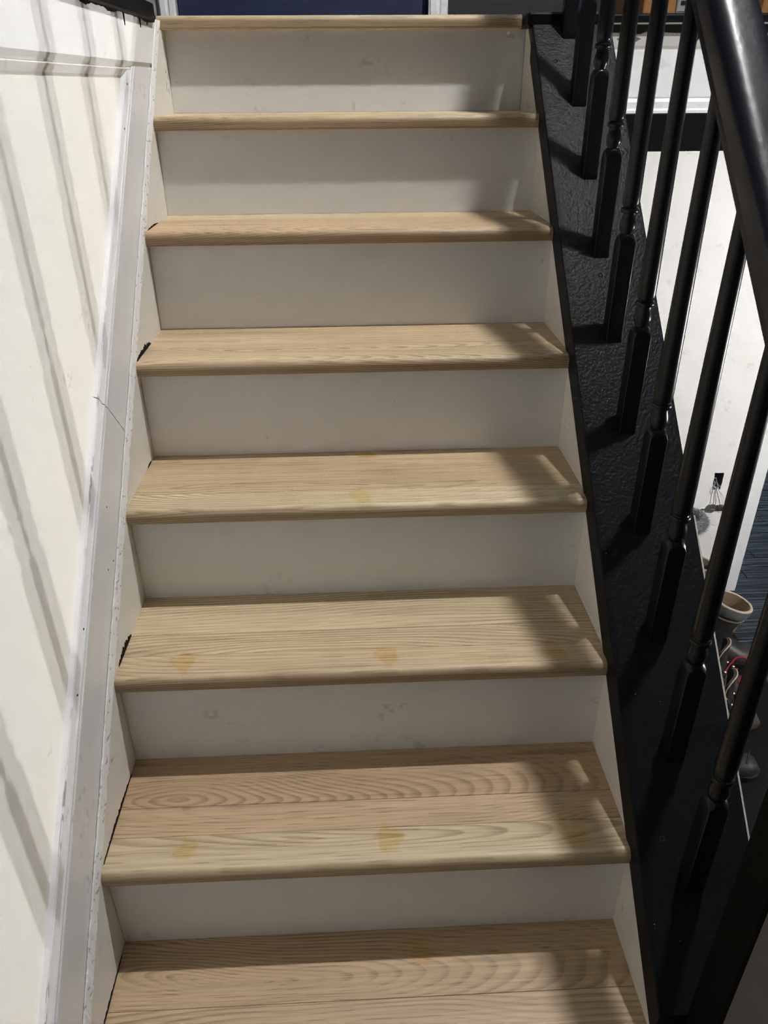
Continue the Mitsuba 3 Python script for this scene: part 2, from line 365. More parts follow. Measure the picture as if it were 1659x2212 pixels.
add('moulding', extrude_x([(-0.006, -0.1955), (-0.020, -0.1955), (-0.020, -0.190), (-0.016, -0.186), (-0.016, -0.173), (-0.011, -0.168), (-0.006, -0.166)], 0.957, 4.2), 'fascia_paint', fa)
def bare_strip():
    r = np.random.default_rng(12); xs = np.linspace(0.93, 3.0, 160)
    top = np.stack([xs, -0.036 - 0.006 * r.random(160) - 0.018 * (r.random(160) > 0.96)], 1)
    g = trimesh.creation.extrude_polygon(Polygon(np.vstack([[(0.93, -0.071), (3.0, -0.071)], top[::-1]])).buffer(0), 0.02, engine='earcut')
    v = g.vertices
    g.vertices = np.stack([v[:, 0], 0.02 - v[:, 2], v[:, 1]], 1); return g
scene['bare_drywall'] = two(pr(proc(lambda p, n, uv: mix((.50, .48, .45), (.12, .10, .09), smoothstep(.66, .74, fbm(p.x * 30, p.z * 60, 2)))), 0.8, 0.2))
add('drywall_edge', bare_strip(), 'bare_drywall', fa, label='raw grey drywall strip with torn edge')
add('gap', box(0.90, 4.2, 0.0, 0.03, -0.045, -0.02), 'hole_dark', fa, label='dark gap under the floor edge')
add('trim_7', cat(box(0.7800, 0.960, -0.072, 0.03, -0.030, -0.004, 0.004), box(0.95, 4.2, -0.006, 0.03, -0.019, -0.004, 0.003)), 'trim_black', label='black floor edge trim right of the top step', kind='structure')
add('trim_8', box(0.97, 4.2, -0.004, 0.02, -0.0225, -0.0195), 'pale_edge', label='thin pale line under the black floor edge', kind='structure')

# lower floor of dark planks, each its own piece where the photo shows it
def planks():
    W_ = 0.060
    shades = []
    for i in range(4):
        kk = 0.7 + 0.22 * i
        def fn(p, n, uv, kk=kk):
            return mi.Color3f(.020 * kk, .024 * kk, .030 * kk) * (0.6 + 0.8 * noise(p.x * 5, p.y * 190, 3)) 
        scene[f'dark_plank_{i}'] = two(bump(pr(proc(fn), 0.34, 0.5), lambda p, n, uv: noise(p.x * 6, p.y * 120, 2) + 0.5 * noise(p.x * 14, p.y * 60, 7), 0.0022, 1e-3))
        shades.append(f'dark_plank_{i}')
    r = np.random.default_rng(5)
    n = 0
    y = 0.30
    while y < 2.3:
        x = 1.9 - 0.4 * r.random()
        while x < 3.5:
            L = 0.45 + 0.6 * r.random()
            add('plank', box(x + .0012, x + L - .0012, y + .001, y + W_ - .001, FLOOR_Z, FLOOR_Z + 0.012 + 0.0012 * r.random(), 0.0015), shades[r.integers(4)], 'floor')
            x += L
        y += W_
add('floor', box(-0.2, 4.3, -4.7, 5.3, FLOOR_Z - 0.1, FLOOR_Z), 'hole_dark', label='dark wood plank floor of the lower hall', kind='structure')
planks()
scene['dark_floor'] = two(pr((.008, .009, .011), 0.4, 0.3))
add('plain_boards', cat(box(1.0, 4.2, -4.6, 0.30, FLOOR_Z, FLOOR_Z + 0.012), box(1.0, 4.2, 2.34, 5.2, FLOOR_Z, FLOOR_Z + 0.012)), 'dark_floor', 'floor')

# ------------------------------------------------------------------ staircase
st = 'staircase'
XL, XR = 0.0, 0.7938
DZ = [-0.0033, 0.0016, 0.0018, 0.0011, -0.0001, 0.0002, -0.0011, -0.0003, 0, 0, 0, 0]
NSTEP = 11
# per tread: seams as distance behind the front edge, tone and seed of each board from front to back
BOARDS = {0: ([], [(.25, 1)]), 1: ([.10], [(.45, 2), (.10, 12)]), 2: ([.155], [(.75, 3), (.15, 13)]), 3: ([.055], [(.35, 4), (.45, 14)]), 4: ([.062], [(.02, 5), (.62, 15)]),
          5: ([.058, .112], [(.40, 6), (.28, 26), (.20, 16)]), 6: ([.064, .118], [(.12, 7), (.78, 17), (.92, 27)]), 7: ([.115], [(.62, 8), (.80, 18)]), 8: ([.08], [(.4, 9), (.5, 19)]),
          9: ([.07], [(.3, 10), (.6, 20)]), 10: ([.07], [(.3, 11), (.6, 21)]), 11: ([], [(.4, 22)])}
def tread(k):
    z1 = -k * RISE + DZ[k]; z0 = z1 - TH
    yf = -k * RUN; yb = yf + RUN + OV + 0.010
    if k == 0:
        yf -= 0.011; yb = 0.075
    seams, boards = BOARDS[k]
    cuts = [0.0] + seams + [yb - yf]
    xl, xr = (XL, XR) if k else (-0.008, 0.7795)
    first = None
    for i, (tone, seed) in enumerate(boards):
        a, b = yf + cuts[i], yf + cuts[i + 1]
        zt = z1 - 0.0004 * (i % 2)
        if i == 0:
            r = 0.0125
            arc = [(a + r - r * math.sin(t) , zt - r + r * math.cos(t)) for t in np.linspace(0, math.pi / 2, 9)]
            r2 = 0.004
            arc2 = [(a + r2 - r2 * math.cos(t), z0 + r2 - r2 * math.sin(t)) for t in np.linspace(0, math.pi / 2, 4)]
            poly = [(b - .0004, zt)] + arc + arc2 + [(b - .0004, z0)]
        else:
            c = 0.0006
            poly = [(a + .0004 + c, zt), (a + .0004, zt - c), (a + .0004, z0), (b, z0), (b, zt)]
            poly = poly[::1]
        m = extrude_x(poly, xl, xr)
        if i == 0:
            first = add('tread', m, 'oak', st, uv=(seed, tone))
            if k: note(first, 'bare oak tread')
            else: note(first, 'oak landing nosing at the top')
        else:
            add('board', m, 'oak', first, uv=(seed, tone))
note(st, 'straight staircase with bare oak treads and white risers between the left wall and black railing', 'staircase')
for k in range(NSTEP): tread(k)
for k in range(NSTEP):
    y = -k * RUN + OV + (0.012 if k == 0 else 0)
    y = -k * RUN + OV
    add('riser', box(0.0006, XR + 0.0005, y, y + 0.012, -(k + 1) * RISE + DZ[k + 1], -k * RISE + DZ[k] - TH), 'riser_paint', st)
# skirts: vertical faces either side, rough plaster top edge on the left
def skirt_left():
    r = np.random.default_rng(8); n = 420
    ys = np.linspace(-2.4, 0.03, n)
    o = -0.004 + 0.004 * (meshkit.noise(np.stack([ys * 30, ys * 0, ys * 0], 1)) - 0.5) + 0.004 * (r.random(n) - 0.5) * (meshkit.noise(np.stack([ys * 12 + 5, ys * 0, ys * 0], 1)) > 0.45)
    z = S * ys + np.minimum(o, -0.03 - S * ys + 0.0 * ys)
    low = S * ys - 0.45
    g = trimesh.creation.extrude_polygon(Polygon(np.vstack([np.stack([ys, z], 1), np.stack([ys, low], 1)[::-1]])).buffer(0), 0.004, engine='earcut')
    v = g.vertices
    g.vertices = np.stack([v[:, 2] - 0.004, v[:, 0], v[:, 1]], 1)
    return g
sk = add('skirt_board', skirt_left(), 'skirt_paint', st, label='worn cream skirt with chipped top edge')
# caulk and plaster ledge between skirt and baseboard
def ledge():
    n = 700; r = np.random.default_rng(18)
    ys = np.linspace(-2.4, -0.002, n)
    s3 = lambda f, s: meshkit.noise(np.stack([ys * f + s, ys * 0 + s, ys * 0], 1)) - 0.5
    base = np.array([(-0.0075, 0.004), (-0.0045, 0.020), (-0.0025, 0.017), (0.0006, -0.003), (0.0006, -0.006), (-0.007, -0.010)])
    rings = []
    for i, y in enumerate(ys):
        k = base.copy()
        k[:, 1] += 0.0035 * s3(60, 1)[i] + 0.002 * (r.random() - .5)
        k[2:5, 0] += 0.0016 * s3(90, 3)[i] + 0.0008 * (r.random() - .5)
        rings.append(np.stack([k[:, 0], np.full(6, y), np.minimum(S * y + k[:, 1], -0.012)], 1))
    m = loft(rings)
    if m.volume < 0: m.invert()
    return m
def ledge_fast():
    n = 700; r = np.random.default_rng(18)
    ys = np.linspace(-2.4, -0.002, n)
    s3 = lambda f, s: meshkit.noise(np.stack([ys * f + s, ys * 0 + s, ys * 0], 1)) - 0.5
    base = np.array([(-0.0075, 0.004), (-0.0045, 0.020), (-0.0025, 0.017), (0.0006, -0.003), (0.0006, -0.006), (-0.007, -0.010)])
    a = 0.0035 * s3(60, 1) + 0.002 * (r.random(n) - .5); b = 0.0016 * s3(90, 3) + 0.0008 * (r.random(n) - .5)
    R = np.tile(base, (n, 1, 1)); R[:, :, 1] += a[:, None]; R[:, 2:5, 0] += b[:, None]
    V = np.stack([R[:, :, 0], np.tile(ys[:, None], (1, 6)), np.minimum(S * ys[:, None] + R[:, :, 1], -0.012)], 2)
    m = loft(list(V))
    if m.volume < 0: m.invert()
    return m
add('plaster_ledge', ledge_fast(), 'chipped_plaster', st, label='rough white plaster ledge along the left skirt')
# dark ragged gaps between left skirt and some treads
def gap(k, t0, t1, h, seed):
    r = np.random.default_rng(seed); n = 40
    y0 = -k * RUN; t = np.linspace(t0, t1, n)
    hh = h * (np.sin(np.linspace(0.05, np.pi - 0.05, n)) ** 0.6) * (0.45 + 0.75 * r.random(n))
    z = -k * RISE + DZ[k]
    g = trimesh.creation.extrude_polygon(Polygon(np.vstack([np.stack([y0 + t, np.full(n, z - 0.002)], 1), np.stack([y0 + t, z + hh], 1)[::-1]])).buffer(0), 0.0012, engine='earcut')
    v = g.vertices
    g.vertices = np.stack([v[:, 2] - 0.0002, v[:, 0], v[:, 1]], 1); return g
for a in ((3, .015, .125, .010, 1), (5, .035, .115, .012, 2), (6, .02, .19, .0065, 3), (7, .0, .20, .005, 5), (4, .17, .20, .003, 6), (2, .03, .12, .003, 9)): add('gap', gap(*a), 'hole_dark', sk, label='dark ragged gap at the tread end')
add('skirt_board', slope_prism([(XR, -0.45), (XR + 0.012, -0.45), (XR + 0.012, -0.018), (XR, -0.018)], -2.4, 0.012), 'skirt_paint', st, label='cream skirt under the black curb')

# ------------------------------------------------------------------ curb with black cap, railing
CX0, CX1, CO = 0.7900, 0.9570, 0.040
Y0C, Y1C = -1.40, -0.070
wk = add('wall_knee', cat(extrude_x([(-1.45, FLOOR_Z), (0.0, FLOOR_Z), (0.0, -0.42), (-1.45, S * -1.45 - 0.40)], 0.808, CX1 - 0.010),
    slope_prism([(CX0 + 0.018, -0.40), (CX1 - 0.010, -0.40), (CX1 - 0.010, -0.02), (CX0 + 0.018, -0.02)], -1.45, 0.0)), 'pale_wall', label='low sloping wall under the railing, capped with a black painted board', kind='structure')
rb = 0.004
cap = add('cap', slope_prism([(CX0, -0.026), (CX1, -0.026), (CX1, CO - rb), (CX1 - rb * .3, CO - rb * .3), (CX1 - rb, CO), (CX0 + rb, CO), (CX0 + rb * .3, CO - rb * .3), (CX0, CO - rb)], Y0C, Y1C), 'cap_paint', wk, smooth=30, label='black painted sloping cap board')
n_ = np.array([0, -math.sin(ANG), math.cos(ANG)])
Rm = np.eye(4); Rm[:3, :3] = np.array([[1, 0, 0], [0, math.cos(ANG), -math.sin(ANG)], [0, math.sin(ANG), math.cos(ANG)]])
for (x, y) in SCREWS if 'SCREWS' in globals() else ((.828, -.145), (.857, -.524), (.846, -.905), (.885, -.905), (.838, -1.0), (.828, -1.235)):
    g = lathe([(0, -0.0012), (0.0022, -0.0012), (0.0024, 0.0003), (0.0040, 0.0006), (0.0048, 0.0002), (0.0048, -0.003), (0, -0.003)], 16)
    g.apply_transform(Rm); g.apply_translation((x, y, S * y + CO)); add('screw', g, 'hole_dark', cap)
add('pale_edge', slope_prism([(CX1 - 0.0005, CO - 0.012), (CX1 + 0.0022, CO - 0.012), (CX1 + 0.0022, CO - 0.001), (CX1 - 0.0005, CO - 0.001)], -1.245, -0.87), 'pale_edge', cap, label='thin pale strip on the right edge')  # pale strip along part of the right cap edge

rl = 'stair_railing'
note(rl, 'black painted stair railing with turned balusters and rounded handrail', 'railing')
BX, BW = 0.8632, 0.0288
RAIL_O = 0.729
def rail_profile():
    # (across, normal to the rail): rounded top, cove under, narrower foot
    P = []
    for t in np.linspace(-0.15, math.pi + 0.15, 41):
        P.append((0.031 * math.copysign(abs(math.cos(t)) ** 0.62, math.cos(t)), 0.004 + 0.029 * math.copysign(abs(math.sin(t)) ** 0.62, math.sin(t))))
    P += [(-0.0255, -0.007), (-0.0215, -0.011), (-0.020, -0.016), (-0.0215, -0.021), (-0.0225, -0.028), (-0.0195, -0.031), (0.0195, -0.031), (0.0225, -0.028), (0.0215, -0.021), (0.020, -0.016), (0.0215, -0.011), (0.0255, -0.007)]
    return P
c_ = math.cos(ANG)
RP = [(BX + a, RAIL_O + b / c_) for a, b in rail_profile()]
add('handrail', slope_prism(RP, -1.44, 0.03, -math.sin(ANG) * c_, 0.0), 'rail_paint', rl, smooth=40, label='thick rounded black handrail')

def baluster(yf):
    yc = yf + BW / 2; zb = S * yf + CO
    low = zb - 0.006
    # square foot cut to the slope, shoulders that swell round (lamb's tongue)
    h = BW / 2
    zt = zb + 0.160
    pts = []
    for (dx, dy) in ((-h, -h), (h, -h), (h, h), (-h, h)):
        pts.append((BX + dx, yc + dy, S * (yc + dy) + CO - 0.003))
    b = 0.0016
    sq = []
    for (dx, dy) in ((-h, -h), (h, -h), (h, h), (-h, h)):
        for q in ((dx - math.copysign(b, dx), dy), (dx, dy - math.copysign(b, dy))):
            sq.append((BX + q[0], yc + q[1], S * (yc + q[1]) + CO - 0.003))
            sq.append((BX + q[0], yc + q[1], zb + 0.186))
    body = m3.Manifold.hull_points(np.array(sq))
    # turned cutter: a lathe that the square is trimmed by near its top
    R = 0.0204
    prof = [(0, -0.3), (0.03, -0.3), (0.03, 0.154), (R, 0.158), (R * .985, 0.164), (R * .93, 0.171), (R * .82, 0.178), (R * .66, 0.1835), (R * .52, 0.1865), (0, 0.1865)]
    cut = trimesh.creation.revolve(np.array(prof), sections=48)
    cut.apply_translation((BX, yc, zb))
    body = body ^ m3.Manifold(m3.Mesh(cut.vertices.astype(np.float32), cut.faces.astype(np.uint32)))
    top = S * yc + RAIL_O - 0.026 / c_
    L = top - zb
    tp = [(0, 0.1855), (0.0100, 0.1855), (0.0104, 0.188), (0.0122, 0.1915), (0.0136, 0.196), (0.0138, 0.200), (0.0131, 0.206), (0.0115, 0.212), (0.0108, 0.2165), (0.0110, 0.2185),
          (0.0140, 0.2195), (0.0150, 0.2215), (0.0150, 0.2245), (0.0139, 0.2265), (0.0118, 0.2275), (0.0112, 0.2290), (0.0128, 0.2315), (0.0140, 0.2350), (0.0143, 0.245), (0.0141, 0.28), (0.0130, 0.40), (0.0117, 0.55), (0.0108, L), (0, L)]
    turn = trimesh.creation.revolve(np.array(tp), sections=28)
    turn.apply_translation((BX, yc, zb))
    return cat(tm(body), turn)
for k in range(10):
    add('baluster', baluster(-0.101 - 0.1320 * k), 'baluster_paint', rl, smooth=32)
# newel with chamfered edges at the lower end, and the wall the railing dies into
nw = cat(box(0.830, 0.925, -1.457, -1.395, FLOOR_Z, -0.42, 0.003), box(0.824, 0.931, -1.463, -1.389, -0.425, -0.405, 0.006), box(0.835, 0.92, -1.452, -1.40, -0.41, -0.385, 0.01))
scene['newel_paint'] = two(pr((.0045, .0045, .0045), 0.6, 0.03))
add('newel_post', nw, 'newel_paint', rl, label='black square newel post')
add('wall_stair_right', box(0.832, 0.93, -4.6, -1.459, FLOOR_Z, -0.43), 'grey_wall', label='dark grey wall beside the lower steps', kind='structure')

# ------------------------------------------------------------------ loose wiring at the open box
scene['wire_white'] = two(pr((.62, .62, .60), 0.4, 0.4))
scene['wire_black'] = two(pr((.02, .02, .02), 0.4, 0.4))
scene['brass'] = two(pr((.20, .15, .06), 0.35, 0.5, metallic=0.8))
scene['device_dark'] = two(pr((.035, .030, .022), 0.45, 0.4))
oc = 'outlet_receptacle'
note(oc, 'loose electrical receptacle dangling on wires from the open box in the white wall', 'electrical outlet')
ox, oy, oz = 2.034, 0.945, -1.806
obox = box(-.022, .022, -.012, .012, -.008, .012, .002)
def dev(m, ang=0.10):
    m = m.copy(); m.apply_transform(trimesh.transformations.rotation_matrix(ang, [0, 1, 0])); m.apply_translation((ox, oy, oz)); return m
add('body', dev(cat(obox, box(-.010, .010, -.013, .013, .010, .014, .001))), 'device_dark', oc, label='dark plastic receptacle body')
add('face', dev(cat(box(-.020, .020, -.016, .016, -.016, -.008, .004))), 'wire_white', oc, label='pale receptacle face')
add('yoke', dev(box(-.045, .045, -.007, .007, -.0095, -.0078)), 'brass', oc, label='metal mounting strap')
for sx in (-.016, .006, .018): add('terminal', dev(ball((sx, -.013, .004), .0035, 2)), 'brass', oc)
for i, (x0, xm, x1, m_) in enumerate(((HX - .006, HX - .004, ox - .012, 'wire_black'), (HX + .003, HX + .010, ox + .004, 'wire_white'), (HX - .001, HX + .016, ox + .014, 'wire_white'))):
    add('wire', tube(smooth_path([(x0, 1.03, HZ + .005), (x0, .995, HZ - .018 - .004 * i), (xm, .968, HZ - .052), (x1, .952, HZ - .085), (x1, oy, oz + .010)]), 0.0013, 8), m_, oc, smooth=True)
add('wire', tube(smooth_path([(HX - .014, 1.03, HZ - .01), (HX - .016, .994, HZ - .025), (HX - .020, .988, HZ - .045), (HX - .012, .99, HZ - .058)]), 0.0012, 8), 'wire_white', wl, smooth=True)

# ------------------------------------------------------------------ low rack of winter boots beside the curb
scene['rack_black'] = two(pr((.004, .004, .0045), 0.6, 0.08))
RZ = -2.02
rk = 'shoe_rack'
note(rk, 'low black shoe rack holding boots beside the stair curb', 'shoe rack')
add('shelf', box(1.10, 1.86, -0.60, 0.93, RZ - 0.022, RZ, 0.003), 'rack_black', rk)
add('lower_shelf', box(1.11, 1.85, -0.59, 0.92, FLOOR_Z + 0.10, FLOOR_Z + 0.118, 0.003), 'rack_black', rk)
for x in (1.12, 1.84):
    for y in (-0.58, 0.91): add('leg', box(x - .015, x + .015, y - .015, y + .015, FLOOR_Z + 0.012, RZ - 0.02, .003), 'rack_black', rk)

scene['felt_tan'] = two(pr(proc(lambda p, n, uv: mix((.125, .085, .055), (.20, .145, .10), fbm(p.x * 160, p.y * 160, p.z * 160))), 0.95, 0.1, sheen=0.6))
scene['felt_rim'] = two(pr(proc(lambda p, n, uv: mix((.25, .19, .145), (.36, .29, .23), fbm(p.x * 260, p.y * 260, p.z * 260))), 0.95, 0.1))
scene['olive_leather'] = two(pr((.085, .095, .09), 0.42, 0.5))
scene['dark_leather'] = two(pr(proc(lambda p, n, uv: mi.Color3f(.018, .017, .017) * (0.6 + 0.8 * fbm(p.x * 60, p.y * 60, p.z * 60))), 0.5, 0.4))
scene['brown_suede'] = two(pr(proc(lambda p, n, uv: mi.Color3f(.040, .030, .025) * (0.6 + 0.8 * fbm(p.x * 90, p.y * 90, p.z * 90))), 0.8, 0.2))
scene['boot_rubber'] = two(pr((.008, .008, .009), 0.45, 0.4))
scene['boot_lining'] = two(pr((.02, .02, .021), 0.9, 0.1))
scene['red_lace'] = two(pr((.20, .012, .02), 0.7, 0.2))
scene['hook_metal'] = two({'type': 'roughconductor', 'material': 'Cr', 'alpha': 0.25})
scene['grey_fur'] = two(pr(proc(lambda p, n, uv: mix((.10, .10, .105), (.34, .34, .35), noise(p.x * 130, p.y * 130, p.z * 130))), 0.95, 0.1))
scene['black_nylon'] = two(pr((.012, .013, .017), 0.55, 0.3))

def rot_z(m, a, loc):
    m.apply_transform(trimesh.transformations.rotation_matrix(a, [0, 0, 1])); m.apply_translation(loc); return m
def ring(cx, cy, cz, a, b, tilt=0.0, n=28, wob=0.0, seed=0):
    t = np.arange(n) * 2 * np.pi / n
    r = 1 + wob * (meshkit.noise(np.stack([2 * np.cos(t) + seed, 2 * np.sin(t), t * 0 + cz * 9], 1)) - 0.5)
    x = a * r * np.cos(t); y = b * r * np.sin(t)
    return np.stack([cx + x, cy + y, cz + math.tan(tilt) * x], 1)
def foot_mesh(L, W, H):
    """boot foot: heel behind the origin, toe along +x"""
    R = []
    n = 24; t = np.arange(n) * 2 * np.pi / n
    for u in np.linspace(0, 1, 15):
        x = -0.35 * L + L * u
        w = W / 2 * (0.62 + 0.42 * math.sin(math.pi * min(1, u * 0.75 + 0.12))) * (1 if u < .85 else math.sqrt(max(0.03, 1 - ((u - .85) / .15) ** 2)))
        if u < .08: w *= math.sqrt(max(.05, 1 - ((.08 - u) / .08) ** 2))
        h = H * (1.0 if u < .40 else 1.0 - 0.52 * min(1, (u - .40) / .32)) * (1 if u < .88 else math.sqrt(max(0.05, 1 - ((u - .88) / .12) ** 2)) * 1.0)
        c = np.sign(np.cos(t)) * np.abs(np.cos(t)) ** 0.75; s_ = np.sin(t)
        z = np.where(s_ > 0, h * s_, 0.004 * s_)
        R.append(np.stack([np.full(n, x), w * c, 0.02 + z], 1))
    m = loft(R)
    if m.volume < 0: m.invert()
    return m
def sole_mesh(L, W):
    pts = []
    for u in np.linspace(0, 1, 24):
        x = -0.36 * L + 1.02 * L * u
        w = W / 2 * (0.66 + 0.42 * math.sin(math.pi * min(1, u * 0.75 + 0.12))) * (1 if u < .85 else math.sqrt(max(0.02, 1 - ((u - .85) / .15) ** 2)))
        pts.append((x, w))
    P = pts + [(x, -w) for x, w in pts[::-1]]
    g = trimesh.creation.extrude_polygon(Polygon(P).buffer(0), 0.022, engine='earcut'); return g
def shaft_mesh(levels, thick, depth, wob=0.05, seed=0, tilt=0.0):
    """open-topped tube through rings (cx, cz, a, b); returns (outside, lining with rim)"""
    outer = [ring(cx, 0, cz, a, b, tilt * i / (len(levels) - 1), wob=wob, seed=seed) for i, (cx, cz, a, b) in enumerate(levels)]
    cx, cz, a, b = levels[-1]
    dx = levels[-1][0] - levels[-2][0]; dz = levels[-1][1] - levels[-2][1]
    rim = [ring(cx, 0, cz, a * 1.0, b * 1.0, tilt, wob=wob, seed=seed), ring(cx, 0, cz + .004, a - .002, b - .002, tilt, wob=wob, seed=seed), ring(cx, 0, cz + .005, a - thick * .5, b - thick * .5, tilt, wob=wob, seed=seed), ring(cx, 0, cz + .002, a - thick, b - thick, tilt, wob=wob, seed=seed)]
    inner = rim[-1:] + [ring(cx - dx / max(dz, 1e-3) * d_, 0, cz - d_, a - thick * 1.1, b - thick * 1.1, tilt, wob=wob, seed=seed) for d_ in (depth * .3, depth * .65, depth)]
    o = loft(outer, (True, True)); 
    # the outside is an open skin that meets the rim
    o = loft(outer, (True, False)); r_ = loft(rim, (False, False)); i_ = loft(inner, (False, True))
    return o, r_, i_
def boot(name, label, loc, ang, L, W, levels, mats, tilt=0.0, foot_h=0.095, wob=0.06, seed=0, depth=0.12, group=None, thick=0.010):
    b = key_of(name)
    note(b, label, 'boot', group)
    place = lambda m: rot_z(m, ang, loc)
    o, r_, i_ = shaft_mesh(levels, thick, depth, wob, seed, tilt)
    add('foot', place(foot_mesh(L, W, foot_h)), mats['foot'], b, smooth=50)
    add('sole', place(sole_mesh(L, W)), 'boot_rubber', b)
    add('shaft', place(o), mats['shaft'], b, smooth=50)
    add('collar_rim', place(r_), mats['rim'], b, smooth=True, label=mats.get('rim_label'))
    add('lining', place(i_), mats['lining'], b, smooth=True, label=mats.get('lining_label'))
    return b, place
tanm = dict(foot='dark_leather', shaft='dark_leather', rim='felt_rim', lining='felt_tan', rim_label='pale tan felt rim', lining_label='brown felt lining')
def snow_boot(loc, ang, label, seed, lean):
    lv = [(0.0, 0.04, .062, .050), (0.0, 0.10, .060, .050), (-.002 + lean * .3, 0.16, .060, .052), (lean * .6, 0.205, .063, .055), (lean, 0.255, .072, .060)]
    b, place = boot('snow_boot', label, loc, ang, .29, .105, lv, tanm, tilt=-0.25, seed=seed, group=None)
    # smooth olive leather band under the rim, stitching below it
    band = [ring(lean * .78, 0, .216, .0665, .0575, -0.19, wob=.06, seed=seed), ring(lean * .82, 0, .220, .0695, .0605, -0.20, wob=.06, seed=seed), ring(lean * .9, 0, .238, .0735, .0625, -0.23, wob=.06, seed=seed), ring(lean, 0, .2535, .0735, .0615, -.25, wob=.06, seed=seed), ring(lean, 0, .2535, .070, .058, -.25, wob=.06, seed=seed), ring(lean * .78, 0, .216, .064, .055, -0.19, wob=.06, seed=seed)]
    mb = loft(band, (False, False)); add('leather_band', place(mb), 'olive_leather', b, smooth=50, label='grey green leather band below the rim')
    for dz, k in ((.208, .7), (.204, .69)):
        c = ring(lean * k, 0, dz, .0648, .0562, -.17, wob=.06, seed=seed, n=60)
        add('stitching', place(tube(np.vstack([c, c[:2]]), .0007, 5)), 'felt_rim', b)
    return b
snow_boot((1.705, 0.215, RZ), -0.35, 'dark snow boot with tan felt rim and grey green band, nearest the doorway', 1, 0.035)
snow_boot((1.695, 0.450, RZ), 0.15, 'dark snow boot with brown felt lining, behind the boot with the grey green band', 2, 0.03)

hik = dict(foot='brown_suede', shaft='dark_leather', rim='dark_leather', lining='boot_lining')
def hiker(loc, ang, label, seed, lace, mats=None):
    lv = [(0.0, 0.04, .055, .045), (0.0, 0.08, .054, .045), (-.004, 0.12, .052, .045), (-.006, 0.145, .056, .048)]
    b, place = boot('hiking_boot', label, loc, ang, .28, .10, lv, mats or hik, tilt=0.1, foot_h=.082, seed=seed, depth=.09)
    # tongue: a wide padded flap standing out of the collar with a pale bound edge
    u = np.linspace(-1, 1, 13)
    top = [(0.060 + .018 * (1 - x * x), .046 * x, .175 + .022 * (1 - x ** 4)) for x in u]
    mid = [(0.066 + .016 * (1 - x * x), .040 * x, .115) for x in u]
    bot = [(0.082 + .012 * (1 - x * x), .030 * x, .070) for x in u]
    rings = [np.array(q) for q in (bot, mid, top)]
    V = np.vstack(rings + [q - np.array([.010, 0, .003]) for q in rings]); F = []
    n = 13
    for o, fl_ in ((0, False), (3 * n, True)):
        for i in range(2):
            for j in range(n - 1):
                q = [o + i * n + j, o + i * n + j + 1, o + (i + 1) * n + j + 1, o + (i + 1) * n + j]
                if fl_: q = q[::-1]
                F += [[q[0], q[1], q[2]], [q[0], q[2], q[3]]]
    loop = [i * n for i in range(3)] + [2 * n + j for j in range(1, n)] + [n + n - 1, n - 1]
    for a_, b_ in zip(loop[:-1], loop[1:]): F += [[a_, a_ + 3 * n, b_], [b_, a_ + 3 * n, b_ + 3 * n]]
    add('tongue', place(trimesh.Trimesh(V, F, process=False)), 'dark_leather', b, smooth=50)
    edge = np.vstack([rings[1][:1], rings[2], rings[1][-1:]])
    add('bound_edge', place(tube(smooth_path(edge, 30), .0022, 6)), 'felt_rim', b, smooth=True, label='pale bound edge')
    for s_ in (-1, 1):
        for k in range(2):
            h = ball((.085 + .022 * k, s_ * .030, .092 - .014 * k), .006, 2); h.vertices[:, 2] = (h.vertices[:, 2] - .09) * .8 + .09
            add('lace_hook', place(h), 'hook_metal', b, smooth=True)
    for k in range(3):
        add('lace', place(tube(smooth_path([(.085 + .024 * k, -.030, .094 - .014 * k), (.093 + .024 * k, 0, .104 - .015 * k), (.098 + .024 * k, .030, .090 - .014 * k)], 12), .0026, 6)), lace, b, smooth=True)
    if lace == 'red_lace':
        add('lace_loop', place(tube(smooth_path([(.10, .028, .092), (.118, .050, .112), (.150, .052, .110), (.168, .036, .085)], 24), .0035, 8)), 'red_lace', b, smooth=True, label='red lace loop')
    return b
hiker((1.605, 0.085, RZ), -0.55, 'brown hiking boot with a red lace, in front of the snow boots', 3, 'red_lace')
hiker((1.555, -0.075, RZ), -0.50, 'brown hiking boot with dark laces, nearest the lower steps', 4, 'boot_lining')
hiker((1.450, -0.290, RZ), -0.35, 'dark boot half hidden behind the lowest balusters', 6, 'boot_lining', {**hik, 'foot': 'black_nylon', 'shaft': 'black_nylon'})

fb = 'fur_boot'
note(fb, 'black winter boot with a thick grey fur collar below the open outlet box', 'boot')
floc = (1.805, 0.790, RZ + 0.015)
add('foot', rot_z(foot_mesh(.27, .10, .09), -2.4, floc), 'black_nylon', fb, smooth=50)
add('sole', rot_z(sole_mesh(.27, .10), -2.4, floc), 'boot_rubber', fb)
o_, r_, i_ = shaft_mesh([(0, .04, .056, .05), (0, .10, .055, .05), (0, .16, .058, .054), (0, .215, .066, .062)], .012, .12, .05, 8)
add('shaft', rot_z(o_, 0, floc), 'black_nylon', fb, smooth=50)
add('lining', rot_z(cat(r_, i_), 0, floc), 'grey_fur', fb)
tr = [(0.062 + .021 * math.cos(t), .238 + .028 * math.sin(t)) for t in np.linspace(0, 2 * np.pi, 21)]
tor = trimesh.creation.revolve(np.array(tr), sections=72)
tor.vertices += tor.vertex_normals * (0.010 * (meshkit.fbm(tor.vertices * 70, 3, 4) - 0.5))[:, None]
